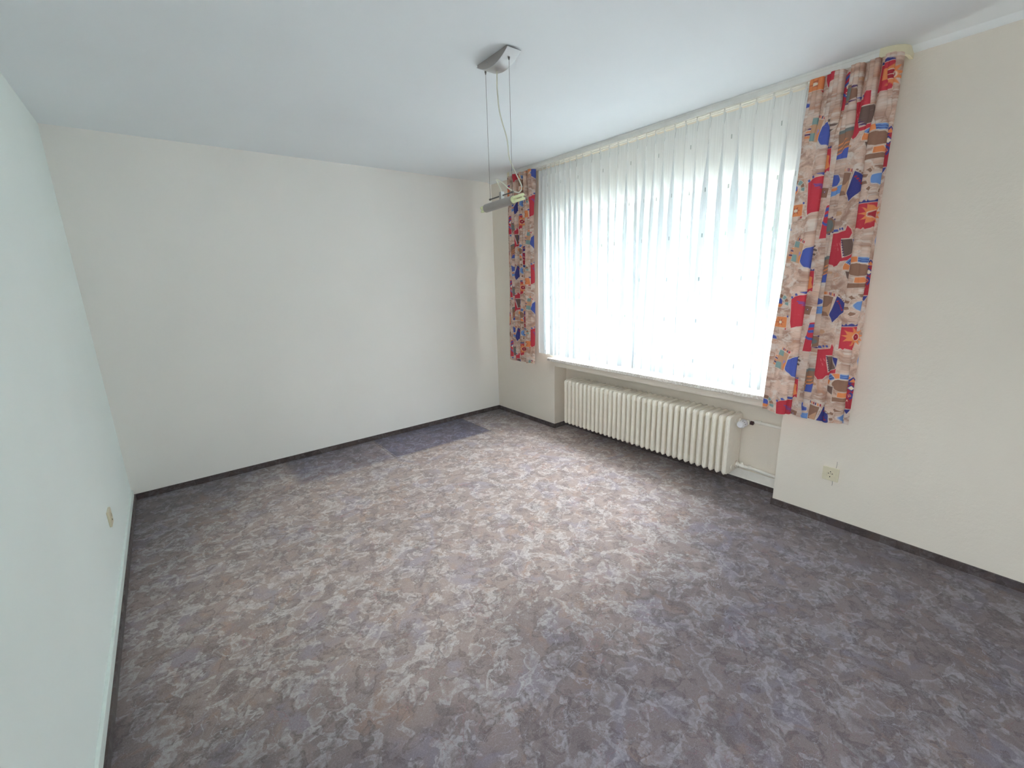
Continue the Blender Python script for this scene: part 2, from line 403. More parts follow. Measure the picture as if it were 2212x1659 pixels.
# ------------------------------------------------------------------ window
win = empty('window_1', (.2, -1.99, SILL)); win['kind'] = 'structure'
b = MB(); FX0, FX1 = .175, .245
yL, yR, zb, zt = NY0, NY1, SILL-.03, LINT
b.box(FX0, FX1, yL-.07, yL, zb, zt, .004); b.box(FX0, FX1, yR, yR+.07, zb, zt, .004)
b.box(FX0, FX1, yR+.07, yL-.07, zt-.06, zt, .004); b.box(FX0, FX1, yR+.07, yL-.07, zb, zb+.07, .004); b.box(FX0, FX1, -2.03, -1.95, zb+.07, zt-.06, .004)
b.build('window_frame', m_frame, win)
for (a, c) in ((yL-.055, -1.965), (-2.015, yR+.055)):
    b = MB(); x0, x1 = FX0-.018, FX1-.02; z0, z1 = zb+.055, zt-.05
    b.box(x0, x1, a-.065, a, z0, z1, .006); b.box(x0, x1, c, c+.065, z0, z1, .006)
    b.box(x0, x1, c+.065, a-.065, z1-.068, z1, .006); b.box(x0, x1, c+.065, a-.065, z0, z0+.07, .006)
    s = b.build('sash', m_frame, win)
    b = MB(); b.box(.2, .206, c+.06, a-.06, z0+.06, z1-.06); b.build('pane', m_glass, s)
    if c < -2.5:
        h = MB(); h.box(x0-.012, x0, a-.045, a-.02, 1.30, 1.37, .003); h.box(x0-.034, x0-.018, a-.042, a-.022, 1.22, 1.36, .006); h.box(x0-.02, x0, a-.038, a-.026, 1.33, 1.345); h.build('window_handle', m_alu, s)
b = MB(); b.box(-.055, ND+.01, NY1, NY0, SILL-.028, SILL, .003); b.box(-.055, 0, NY0, -.90, SILL-.028, SILL, .003); b.box(-.055, 0, -3.08, NY1, SILL-.028, SILL, .003)
b.build('window_sill', m_sill, win)
b = MB(); b.box(.24, .42, NY1-.02, NY0+.02, SILL-.06, SILL-.035); b.build('outer_sill', m_alu2, win)

w2 = empty('fill_window', (LX-.13, (WY0+WY1)/2, WZ0)); w2['kind'] = 'structure'  # added out-of-view window, brightens the radiator and the window wall
b = MB(); x0, x1 = LX-.16, LX-.10
b.box(x0, x1, WY0, WY0+.05, WZ0, WZ1, .004); b.box(x0, x1, WY1-.05, WY1, WZ0, WZ1, .004); b.box(x0, x1, WY0+.05, WY1-.05, WZ0, WZ0+.05, .004); b.box(x0, x1, WY0+.05, WY1-.05, WZ1-.05, WZ1, .004)
s = b.build('window_frame', m_frame, w2)
b = MB(); b.box(LX-.133, LX-.127, WY0+.045, WY1-.045, WZ0+.045, WZ1-.045); b.build('pane', m_glass, s)

# ------------------------------------------------------------------ curtain rail
rail = empty('curtain_rail', (-.1, -1.94, H)); tag(rail, 'white two-track curtain rail screwed to the ceiling above the window', 'curtain rail')
b = MB()
b.box(-.135, -.03, -3.30, -.50, 2.482, H); b.box(-.137, -.128, -3.30, -.50, 2.476, 2.483); b.box(-.098, -.09, -3.30, -.5, 2.474, 2.483); b.box(-.085, -.078, -3.30, -.5, 2.474, 2.483); b.box(-.04, -.03, -3.3, -.5, 2.474, 2.483)
b.build('rail_track', m_rail, rail)
b = MB()
b.box(-.150, -.137, -3.30, -.50, 2.460, H, .002); b.box(-.1525, -.15, -3.30, -.50, 2.486, 2.490)
b.build('rail_fascia', m_rail, rail)
for sgn, y0 in ((-1, -3.30), (1, -.50)):
    def arc(r, n=10): return [(-.15+r0(r)-r*math.cos(t*math.pi/2/n), y0+sgn*r*math.sin(t*math.pi/2/n)) for t in range(n+1)]
    r0 = lambda r: .095
    R1, R2 = .095, .082
    cx = -.150+.095
    out = [(cx-R1*math.cos(t*math.pi/20), y0+sgn*R1*math.sin(t*math.pi/20)) for t in range(11)] + [(-.002, y0+sgn*R1)]
    inn = [(cx-R2*math.cos(t*math.pi/20), y0+sgn*R2*math.sin(t*math.pi/20)) for t in range(11)] + [(-.002, y0+sgn*R2)]
    b = MB(); b.loft([[(p[0], p[1], z) for p in out]+[(p[0], p[1], z) for p in inn[::-1]] for z in (2.460, H-.001)])
    b.loft([[(cx, y0, z)]+[(p[0], p[1], z) for p in inn] + [(-.002, y0, z)] for z in (2.484, H-.001)])
    b.build('rail_end_piece', m_cream, rail, smooth=True, angle=35)['label'] = 'yellowed curved end piece'

# ------------------------------------------------------------------ voile curtain
def grid_cloth(name, mtl, parent, X, Y, Z, U, V, smooth=True):
    nu, nv = X.shape
    me = bpy.data.meshes.new(name)
    org = Vector((0, 0, 0)); q = parent
    while q: org += Vector(q.location); q = q.parent
    co = np.stack([X-org.x, Y-org.y, Z-org.z], -1).reshape(-1, 3)
    idx = np.arange(nu*nv).reshape(nu, nv)
    F = np.stack([idx[:-1, :-1], idx[1:, :-1], idx[1:, 1:], idx[:-1, 1:]], -1).reshape(-1, 4)
    me.vertices.add(len(co)); me.vertices.foreach_set('co', co.astype(np.float32).ravel())
    me.loops.add(F.size); me.loops.foreach_set('vertex_index', F.ravel().astype(np.int32))
    me.polygons.add(len(F)); me.polygons.foreach_set('loop_start', np.arange(0, F.size, 4, dtype=np.int32))
    me.update(calc_edges=True)
    me.polygons.foreach_set('use_smooth', np.ones(len(F), dtype=bool))
    uvl = me.uv_layers.new(name='cloth')
    uv = np.stack([U.ravel()[F.ravel()], V.ravel()[F.ravel()]], -1)
    uvl.data.foreach_set('uv', uv.astype(np.float32).ravel())
    me.materials.append(mtl); me.validate()
    o = bpy.data.objects.new(name, me); COL.objects.link(o)
    if parent: o.parent = parent
    return o
PLEATS = [-.86, -.91, -.965, -1.015, -1.07, -1.125, -1.187, -1.248, -1.322, -1.396, -1.483, -1.576, -1.665, -1.751, -1.836, -1.918, -1.997, -2.07, -2.14, -2.218, -2.296, -2.374, -2.46, -2.549, -2.642, -2.733, -2.826, -2.911, -2.985, -3.05]
rng = random.Random(11)
np_ = len(PLEATS); SEG = 22
bot = [p+rng.uniform(-.03, .03) for p in PLEATS]; bot[0] = -.845; bot[-1] = -3.04; bot.sort(reverse=True)
bfac = [rng.uniform(.30, .58) for _ in PLEATS]; afac = [rng.uniform(.012, .024) for _ in PLEATS]; skew = [rng.uniform(-.5, .9) for _ in PLEATS]
def voile_grid(z0f, z1f, nz, xoff=0.0):
    nu = (np_-1)*SEG+1
    X = np.zeros((nu, nz)); Y = X.copy(); Z = X.copy(); U = X.copy(); V = X.copy()
    for i in range(nu):
        k = min(i//SEG, np_-2); t = (i-k*SEG)/SEG
        for j in range(nz):
            f = j/(nz-1); f = z0f+(z1f-z0f)*f            # 0 bottom .. 1 top
            w = max(0., 1-f) ; s = min(1, max(0, w-.03)/.30); s = s*s*(3-2*s)     # pinched header opens into folds
            pa = PLEATS[k]*(1-w)+bot[k]*w; pb = PLEATS[k+1]*(1-w)+bot[k+1]*w
            L = pa-pb
            bb0 = bfac[k]*(1-t)+bfac[k+1]*t; hz = min(1, w/.05); bb = (.30-.12*hz)+(bb0-(.30-.12*hz))*s
            A0 = (afac[k]*(1-t)+afac[k+1]*t); A = .007+(A0-.007)*s
            sk = (skew[k]*(1-t)+skew[k+1]*t)*s
            th = 2*math.pi*t
            y = pa-L*(t-bb*math.sin(th))
            x = -.088-A*math.cos(th+sk*.8)-A*.25*math.cos(2*th+1+k)*s-.006*math.sin(k*1.7+w*2)*s
            zt = 2.4595-.013*math.sin(math.pi*t)**.7; zb = .782+.004*math.cos(th+k)+.003*math.sin(k*2.3)
            z = zb+(zt-zb)*f
            X[i, j] = x+xoff; Y[i, j] = y; Z[i, j] = z
            U[i, j] = (k+t)*.155; V[i, j] = z
    return X, Y, Z, U, V
vo = empty('sheer_curtain', (-.088, -1.94, .78)); tag(vo, 'long white translucent voile curtain hanging in pleats across the whole window', 'sheer curtain')
grid_cloth('voile', m_voile, vo, *voile_grid(0, 1, 60))
grid_cloth('header_tape', m_voile_tape, vo, *voile_grid(.962, .998, 4, .0022))
grid_cloth('hem', m_voile_tape, vo, *voile_grid(0, .022, 3, .0022))
for k in range(1, np_-1, 1):
    b = MB(); y = PLEATS[k]; b.box(-.098, -.092, y-.004, y+.004, 2.452, 2.4745, .001); b.build('curtain_hook', m_rail, vo)

# ------------------------------------------------------------------ printed curtains
MOTIFS=[((104,78,70),1,[(675,655),(772,656),(810,592),(725,564)]),
((48,50,125),1,[(767,655),(819,650),(810,597)]),
((196,44,58),1,[(583,686),(650,693),(702,698),(714,724),(744,701),(754,684),(739,660),(671,660),(679,624),(707,564),(768,577),(813,594),(815,564),(749,551),(693,547),(668,527),(622,520),(590,544),(573,621)]),
((62,78,165),0,[(590,707),(611,708),(621,697),(600,695)]),
((62,78,165),0,[(623,712),(643,714),(653,703),(633,701)]),
((62,78,165),0,[(654,713),(674,715),(684,704),(664,702)]),
((70,40,90),0,[(670,655),(681,656),(689,649),(678,647)]),
((70,40,90),0,[(676,642),(687,644),(695,636),(684,635)]),
((70,40,90),0,[(682,629),(693,631),(701,624),(690,622)]),
((70,40,90),0,[(688,617),(699,618),(707,611),(696,610)]),
((70,40,90),0,[(694,604),(705,606),(713,599),(702,597)]),
((70,40,90),0,[(700,592),(711,593),(719,586),(708,584)]),
((70,40,90),0,[(706,579),(717,581),(725,573),(714,572)]),
((225,120,125),0,[(622,638),(627,639),(639,625),(634,624)]),
((225,120,125),0,[(643,616),(648,616),(660,602),(655,602)]),
((225,120,125),0,[(653,640),(658,641),(670,627),(665,627)]),
((98,138,205),1,[(1001,490),(1001,495),(1000,499),(999,503),(997,507),(995,511),(992,515),(989,519),(985,523),(937,515),(939,513),(941,511),(943,508),(944,506),(945,503),(946,501),(946,498),(947,496)]),
((48,50,125),0,[(965,494),(965,497),(964,500),(963,503),(962,506),(960,509),(958,512),(956,515),(953,518),(946,517),(949,514),(951,511),(953,509),(954,506),(956,503),(956,500),(957,497),(957,495)]),
((48,50,125),0,[(984,492),(984,496),(983,499),(982,503),(981,507),(979,510),(976,514),(973,517),(970,521),(964,520),(968,517),(970,513),(973,510),(975,506),(976,503),(977,500),(978,496),(978,493)]),
((226,128,72),1,[(982,525),(978,529),(973,533),(967,537),(961,540),(954,544),(948,547),(940,550),(933,553),(906,533),(910,531),(914,529),(919,527),(923,525),(926,523),(930,521),(933,519),(935,517)]),
((98,138,205),1,[(929,554),(921,556),(912,559),(904,561),(895,563),(886,564),(877,565),(868,566),(859,567),(862,541),(867,541),(872,540),(878,540),(883,539),(888,538),(893,536),(898,535),(903,534)]),
((48,50,125),0,[(912,540),(906,542),(900,544),(893,545),(887,547),(881,548),(874,549),(868,549),(861,550),(861,546),(867,546),(873,545),(879,544),(885,543),(891,542),(897,541),(903,539),(908,538)]),
((48,50,125),0,[(921,548),(914,550),(906,552),(899,554),(891,555),(884,557),(876,558),(868,559),(860,559),(860,556),(868,556),(875,555),(883,554),(890,552),(897,551),(904,549),(911,547),(918,545)]),
((226,128,72),1,[(855,567),(846,568),(837,568),(828,568),(819,567),(811,566),(802,565),(794,564),(786,563),(818,539),(823,539),(828,540),(833,541),(838,541),(843,542),(848,542),(853,542),(859,542)]),
((98,138,205),1,[(782,562),(775,560),(768,557),(762,555),(756,552),(750,549),(745,546),(740,543),(736,540),(789,525),(791,527),(794,529),(797,531),(800,532),(804,534),(808,535),(812,537),(816,538)]),
((48,50,125),0,[(805,546),(799,544),(794,543),(790,541),(785,539),(781,537),(778,535),(774,532),(771,530),(779,528),(782,530),(785,532),(788,534),(792,536),(796,538),(800,540),(805,541),(810,542)]),
((48,50,125),0,[(793,554),(786,553),(780,551),(775,549),(769,546),(765,544),(760,541),(756,538),(753,535),(759,533),(762,536),(766,539),(770,541),(775,544),(780,546),(785,548),(791,550),(797,551)]),
((226,128,72),1,[(734,538),(731,534),(729,530),(727,526),(725,522),(724,518),(724,514),(725,509),(726,505),(783,504),(782,507),(782,509),(782,512),(782,514),(783,517),(784,519),(786,521),(788,524)]),
((226,128,72),1,[(856,440),(865,439),(874,438),(883,438),(892,438),(901,439),(909,439),(918,440),(926,441),(901,466),(897,466),(892,465),(886,465),(881,465),(876,465),(871,465),(865,465),(860,465)]),
((98,138,205),1,[(930,442),(938,443),(945,445),(952,447),(959,450),(965,452),(971,455),(976,458),(981,461),(935,478),(932,476),(928,474),(925,473),(921,471),(917,470),(913,469),(909,468),(904,467)]),
((226,128,72),1,[(983,462),(987,466),(991,469),(994,473),(996,477),(998,481),(1000,485),(1001,489),(1001,493),(947,497),(946,494),(946,492),(945,490),(944,487),(942,485),(941,483),(938,481),(936,479)]),
((140,98,78),1,[(933,502),(926,512),(914,521),(897,529),(877,534),(855,536),(834,534),(816,530),(803,523),(796,514),(796,504),(803,494),(815,485),(833,477),(853,473),(875,471),(896,472),(913,477),(926,484),(933,492)]),
((140,98,78),1,[(809,437),(920,436),(918,414),(812,412)]),
((104,78,70),1,[(746,497),(808,493),(808,447),(773,465)]),
((165,32,44),1,[(974,552),(1022,530),(1024,469),(1026,420),(1017,373),(938,375),(930,427),(927,489),(932,535)]),
((48,50,125),0,[(932,535),(974,552),(1022,530),(1016,505),(983,505),(934,506)]),
((226,128,72),0,[(939,523),(976,543),(1016,521)]),
((165,32,44),0,[(952,512),(980,522),(1012,517),(999,502)]),
((48,50,125),0,[(924,489),(959,510),(1018,491),(977,470)]),
((232,214,190),0,[(933,490),(964,502),(1006,489),(971,479)]),
((48,50,125),0,[(931,447),(965,469),(1023,450),(972,424)]),
((165,32,44),0,[(935,448),(956,461),(985,448),(962,432)]),
((232,214,190),0,[(945,452),(951,452),(952,449),(946,449)]),
((232,214,190),0,[(960,454),(966,454),(967,451),(961,451)]),
((232,214,190),0,[(955,446),(961,446),(962,442),(956,443)]),
((232,214,190),0,[(969,448),(976,448),(977,445),(970,445)]),
((232,214,190),0,[(948,443),(954,443),(955,440),(949,440)]),
((232,214,190),0,[(937,414),(943,427),(956,414),(945,419)]),
((48,50,125),1,[(922,369),(998,372),(958,344)]),
((98,138,205),1,[(927,350),(918,349),(909,348),(900,346),(892,344),(886,341),(880,337),(876,333),(874,329),(873,324),(874,320),(876,315),(879,311),(884,307),(891,303),(898,299),(907,296),(916,294),(925,292),(935,291),(945,291)]),
((48,50,125),0,[(932,335),(925,333),(921,330),(918,324),(919,318),(922,312),(928,306),(935,303),(942,302)]),
((232,214,190),0,[(935,324),(932,323),(929,321),(929,318),(931,315),(935,313),(939,312)]),
((140,98,78),1,[(897,364),(888,382),(919,383),(928,366)]),
((140,98,78),1,[(859,352),(833,367),(856,376),(882,361)]),
((140,98,78),1,[(840,332),(804,339),(813,353),(849,346)]),
((140,98,78),1,[(851,304),(815,300),(805,316),(841,319)]),
((140,98,78),1,[(891,283),(869,269),(843,280),(866,293)]),
((140,98,78),1,[(939,275),(934,258),(903,261),(907,279)]),
((48,50,125),1,[(709,372),(756,355),(799,337),(806,290),(731,256),(690,232),(671,256),(649,274),(672,303)]),
((165,32,44),0,[(708,345),(722,350),(733,344),(720,339)]),
((165,32,44),0,[(724,334),(737,339),(749,333),(736,328)]),
((165,32,44),0,[(740,323),(753,328),(764,322),(751,317)]),
((165,32,44),0,[(755,312),(768,317),(780,311),(767,306)]),
((165,32,44),0,[(771,301),(784,306),(795,300),(782,295)]),
((140,98,78),0,[(721,381),(736,376),(729,370),(714,375)]),
((140,98,78),0,[(740,372),(755,367),(748,361),(733,366)]),
((140,98,78),0,[(759,363),(774,358),(767,352),(752,357)]),
((140,98,78),0,[(778,354),(793,349),(786,344),(771,348)]),
((140,98,78),0,[(797,345),(812,341),(805,335),(790,339)]),
((140,98,78),1,[(583,375),(675,366),(664,329),(645,264),(577,264),(574,328)]),
((196,146,112),0,[(582,302),(658,336),(654,303),(644,268)]),
((70,40,90),0,[(576,397),(589,396),(591,382),(578,382)]),
((226,128,72),0,[(596,394),(608,394),(610,379),(597,380)]),
((165,32,44),0,[(615,392),(628,391),(629,377),(617,377)]),
((70,40,90),0,[(634,389),(647,389),(648,374),(636,375)]),
((226,128,72),0,[(653,387),(666,386),(667,372),(655,372)]),
((165,32,44),0,[(672,384),(684,384),(686,369),(674,370)]),
((196,44,58),1,[(812,213),(926,216),(929,170),(932,130),(919,98),(905,103),(888,92),(865,101),(848,92),(829,101),(810,95),(810,153)]),
((226,128,72),0,[(1008,170),(960,174),(980,198),(939,186),(933,214),(912,190),(880,214),(886,186),(838,197),(870,173),(822,169),(870,157),(837,138),(885,142),(877,114),(910,134),(930,106),(938,134),(978,116),(959,143),(1007,140),(967,158)]),
((232,214,190),0,[(964,162),(960,169),(952,174),(942,179),(930,181),(917,182),(905,181),(895,177),(887,172),(883,166),(883,159),(887,153),(894,147),(905,142),(917,140),(930,139),(942,140),(952,144),(960,149),(964,155)]),
((165,32,44),0,[(958,162),(955,168),(948,173),(940,177),(929,179),(918,179),(907,178),(898,175),(892,171),(888,165),(888,159),(892,153),(898,148),(907,144),(918,142),(929,142),(940,143),(948,146),(955,150),(958,156)]),
((232,214,190),0,[(943,161),(929,163),(924,169),(922,162),(909,160),(923,159),(929,152),(930,159)]),
((48,50,125),0,[(811,215),(815,229),(834,221),(844,232),(863,222),(876,233),(893,223),(910,232),(927,218)]),
((196,44,58),1,[(174,351),(220,365),(274,375),(303,382),(312,332),(325,242),(286,204),(228,190),(200,225),(189,289)]),
((62,78,165),0,[(164,365),(187,368),(200,357),(178,353)]),
((62,78,165),0,[(219,381),(241,385),(254,373),(232,369)]),
((62,78,165),0,[(265,391),(287,395),(300,383),(278,380)]),
((62,78,165),0,[(255,344),(285,335),(281,332),(250,340)]),
((62,78,165),0,[(266,333),(296,324),(292,321),(262,329)]),
((62,78,165),0,[(277,321),(307,313),(303,310),(273,318)]),
((62,78,165),0,[(288,310),(319,302),(314,299),(284,307)]),
((196,44,58),1,[(299,504),(389,503),(399,448),(402,393),(368,398),(346,381),(313,387),(303,449)]),
((226,128,72),0,[(329,482),(378,468),(375,442),(398,415),(364,408),(333,398),(331,428),(309,449)]),
((48,50,125),0,[(298,505),(306,516),(329,509),(347,518),(365,508),(384,516),(390,504)]),
((62,78,165),1,[(291,635),(330,617),(318,562),(298,505),(221,556),(224,607)]),
((196,146,112),1,[(121,666),(245,646),(230,597),(204,544),(88,561),(100,613)]),
((120,150,148),0,[(121,666),(182,659),(177,628),(108,637)]),
((120,150,148),0,[(97,597),(162,591),(164,553),(88,561)]),
((150,130,190),0,[(188,608),(212,604),(208,581),(185,585)]),
((226,128,72),0,[(194,590),(230,597),(204,544),(187,565)]),
((226,128,72),0,[(147,683),(159,681),(156,669),(143,670)]),
((70,40,90),0,[(165,679),(178,677),(174,665),(161,666)]),
((196,44,58),0,[(184,675),(196,673),(192,661),(180,663)]),
((226,128,72),0,[(202,671),(214,670),(211,657),(198,659)]),
((70,40,90),0,[(220,667),(233,666),(229,653),(216,655)]),
((196,44,58),0,[(238,664),(251,662),(247,649),(235,651)]),
((226,128,72),0,[(80,633),(112,628),(110,621),(78,626)]),
((70,40,90),0,[(74,621),(107,616),(105,609),(72,614)]),
((226,128,72),0,[(69,609),(101,604),(99,597),(67,602)]),
((70,40,90),0,[(63,597),(96,593),(93,585),(61,590)]),
((226,128,72),0,[(58,585),(90,580),(88,573),(55,577)]),
((104,78,70),1,[(331,643),(365,634),(354,624),(320,633)]),
((104,78,70),1,[(356,621),(389,613),(379,603),(345,611)]),
((104,78,70),1,[(345,599),(379,591),(368,581),(335,589)]),
((104,78,70),1,[(317,583),(351,574),(341,564),(307,573)]),
((62,78,165),1,[(-62,779),(12,755),(54,724),(-52,727),(-82,729),(-100,781)]),
((120,150,148),1,[(137,314),(139,321),(138,328),(136,336),(88,333),(90,329),(90,325),(89,321)]),
((140,98,78),1,[(135,337),(129,344),(121,351),(111,357),(74,345),(80,342),(85,338),(88,334)]),
((120,150,148),1,[(108,359),(96,364),(81,369),(66,373),(49,354),(58,352),(66,349),(73,346)]),
((140,98,78),1,[(63,373),(46,376),(29,378),(12,378),(19,357),(29,357),(38,356),(47,354)]),
((120,150,148),1,[(8,378),(-8,377),(-24,375),(-39,372),(-9,353),(-1,355),(8,356),(17,357)]),
((140,98,78),1,[(-42,371),(-55,367),(-66,362),(-74,356),(-29,344),(-24,348),(-18,351),(-11,353)]),
((226,128,72),1,[(65,326),(60,333),(51,340),(39,345),(24,348),(9,349),(-6,348),(-19,344),(-28,339),(-33,333),(-34,325),(-29,318),(-20,312),(-7,307),(8,304),(23,303),(38,304),(51,308),(60,313),(65,319)]),
((62,78,165),0,[(-27,345),(23,355),(57,341),(54,321),(17,324),(13,337),(-17,335)]),
((226,128,72),1,[(24,250),(148,249),(154,189),(16,190)]),
((190,90,60),0,[(121,220),(82,224),(87,241),(64,228),(32,240),(48,223),(11,218),(51,214),(46,197),(69,210),(101,198),(85,215)]),
((232,214,190),0,[(84,219),(83,222),(80,224),(75,226),(70,227),(64,227),(59,226),(54,225),(51,223),(49,221),(49,219),(50,216),(54,214),(58,212),(63,211),(69,211),(74,211),(79,213),(82,215),(84,217)]),
((62,78,165),0,[(167,254),(166,255),(164,257),(160,258),(157,259),(153,259),(149,259),(145,258),(143,257),(142,255),(142,253),(143,251),(145,250),(148,249),(152,248),(156,248),(160,248),(163,249),(166,250),(167,252)]),
((62,78,165),0,[(9,191),(8,193),(6,194),(3,195),(0,196),(-4,196),(-7,196),(-10,195),(-12,194),(-14,192),(-14,190),(-13,189),(-11,187),(-8,186),(-4,186),(-1,186),(3,186),(6,187),(8,188),(9,189)]),
((196,44,58),0,[(132,184),(152,188),(161,180),(141,176)]),
((140,98,78),1,[(472,566),(560,580),(566,519),(562,441),(490,441),(480,500)]),
((104,110,108),0,[(472,566),(560,580),(560,564),(475,551)]),
((62,78,165),0,[(521,480),(563,493),(562,441),(490,441)]),
((226,128,72),0,[(488,494),(549,535),(551,529),(490,488)]),
((226,128,72),0,[(493,477),(555,518),(556,512),(495,471)]),
((226,128,72),0,[(499,460),(560,501),(562,496),(500,454)]),
((62,78,165),1,[(498,313),(507,314),(516,315),(524,317),(532,320),(538,323),(543,327),(547,331),(549,335),(550,340),(549,345),(547,350),(543,354),(538,359),(532,363),(524,366),(516,369),(507,372),(498,374),(488,375),(479,375)]),
((98,138,205),1,[(490,300),(570,322),(569,281),(501,266)]),
((226,128,72),0,[(497,302),(525,310),(541,300),(514,291)]),
((140,98,78),1,[(319,296),(350,319),(428,312),(412,266),(350,270)]),
((48,50,125),0,[(400,296),(381,298),(374,306),(372,298),(354,296),(373,294),(380,286),(382,294)]),
((232,214,190),0,[(383,296),(383,297),(381,298),(380,298),(378,299),(376,299),(374,298),(373,298),(372,297),(371,297),(371,296),(372,295),(373,294),(374,294),(376,293),(378,293),(380,293),(381,294),(382,294),(383,295)]),
((196,44,58),1,[(425,223),(452,234),(491,230),(497,190),(501,121),(500,65),(389,63),(401,131),(416,181)]),
((62,78,165),0,[(425,215),(483,227),(489,217),(419,194)]),
((232,214,190),0,[(438,180),(487,190),(491,162),(451,160)]),
((62,78,165),0,[(415,180),(489,198),(489,190),(427,167)]),
((62,78,165),0,[(405,152),(506,114),(498,105),(397,141)]),
((232,214,190),0,[(447,145),(456,146),(458,141),(449,141)]),
((232,214,190),0,[(464,139),(473,139),(474,135),(466,135)]),
((232,214,190),0,[(448,133),(457,134),(458,130),(449,129)]),
((232,214,190),0,[(470,129),(479,129),(480,125),(472,124)]),
((232,214,190),0,[(461,121),(470,121),(471,117),(462,117)]),
((140,98,78),1,[(506,85),(517,86),(528,88),(538,91),(548,95),(555,99),(561,105),(566,110),(569,116),(570,122),(569,129),(566,135),(561,141),(555,147),(547,152),(538,156),(528,160),(517,163),(505,165),(493,166),(481,166)]),
((104,110,108),0,[(502,97),(511,97),(519,99),(526,101),(533,104),(539,107),(543,110),(546,115),(549,119),(549,123),(548,128),(546,132),(543,137),(539,141),(533,145),(526,148),(519,151),(511,153),(502,154),(493,155),(485,155)]),
((70,40,90),0,[(527,88),(532,81),(515,79),(510,85)]),
((70,40,90),0,[(552,96),(562,91),(548,86),(539,91)]),
((70,40,90),0,[(568,109),(581,106),(573,99),(560,102)]),
((70,40,90),0,[(571,125),(586,124),(585,116),(570,117)]),
((70,40,90),0,[(563,141),(576,143),(582,135),(569,133)]),
((70,40,90),0,[(543,154),(554,159),(566,152),(555,148)]),
((70,40,90),0,[(516,163),(522,169),(538,166),(532,159)]),
((70,40,90),0,[(485,166),(485,173),(503,173),(502,166)]),
((62,78,165),1,[(446,54),(496,62),(489,38)]),
((196,146,112),0,[(581,180),(606,192),(632,180),(607,168)]),
((196,146,112),0,[(618,492),(616,495),(612,497),(607,499),(600,500),(593,500),(586,500),(580,499),(575,497),(573,495),(573,493),(574,490),(578,488),(584,486),(591,485),(598,485),(605,485),(611,486),(615,488),(618,490)]),
((98,138,205),1,[(988,639),(1003,671),(1034,691),(1061,666),(1061,625),(1030,605),(1002,615)]),
((226,128,72),0,[(1031,656),(1048,655),(1052,642),(1035,643)])]

PER = .605
def paint(S_, Z_, zshift=0.0, width=.4):
    """print of the cloth: colour and coverage per point; S_ 0..1000 across, Z_ in mm, repeats every PER"""
    n = S_.size; col = np.zeros((n, 4), np.float32); ax = (S_*width).ravel(); zz = (Z_.ravel()-zshift)
    for c, outl, pts in MOTIFS:
        P = np.array([(p[0]*width, p[1]) for p in pts], float)
        lc = np.array(lin([v*.86+34 for v in c]))
        m = 3.0
        x0, x1, z0, z1 = P[:, 0].min()-m, P[:, 0].max()+m, P[:, 1].min()-m, P[:, 1].max()+m
        for r in range(-3, 5):
            dz = r*PER*1000
            sel = np.nonzero((ax > x0) & (ax < x1) & (zz > z0+dz) & (zz < z1+dz))[0]
            if not len(sel): continue
            px, pz = ax[sel], zz[sel]-dz
            inside = np.zeros(len(sel), bool); dist = np.full(len(sel), 1e9)
            for i in range(len(P)):
                a, b2 = P[i], P[(i+1) % len(P)]
                cond = ((a[1] > pz) != (b2[1] > pz))
                with np.errstate(divide='ignore', invalid='ignore'):
                    xi = (b2[0]-a[0])*(pz-a[1])/(b2[1]-a[1]+1e-12)+a[0]
                inside ^= cond & (px < xi)
                d = b2-a; L = max(d@d, 1e-9)
                t = np.clip(((px-a[0])*d[0]+(pz-a[1])*d[1])/L, 0, 1)
                dist = np.minimum(dist, np.hypot(px-a[0]-t*d[0], pz-a[1]-t*d[1]))
            sd_ = np.where(inside, -dist, dist)
            if outl:
                al = np.clip(.5-(sd_-2.0)/1.6, 0, 1)[:, None]; oc = np.array(lin((228, 212, 198)))
                A = col[sel, 3:4]; col[sel, :3] = col[sel, :3]*(1-al)+oc*al*np.where(A > 0, 1, 1); col[sel, :3] = np.where(A == 0, oc, col[sel, :3]); col[sel, 3:4] = A*(1-al)+al
            al = np.clip(.5-sd_/1.6, 0, 1)[:, None]
            A = col[sel, 3:4]
            cc = np.where(A == 0, lc, col[sel, :3]*(1-al)+lc*al)
            col[sel, :3] = cc; col[sel, 3:4] = A*(1-al)+al
    return col
def interp(knots, s):
    xs = [k[0] for k in knots]; ys = [k[1] for k in knots]
    i = np.clip(np.searchsorted(xs, s, side='right')-1, 0, len(xs)-2)
    xs = np.array(xs); ys = np.array(ys); t = np.clip((s-xs[i])/(xs[i+1]-xs[i]), 0, 1); t = t*t*(3-2*t)
    return ys[i]*(1-t)+ys[i+1]*t
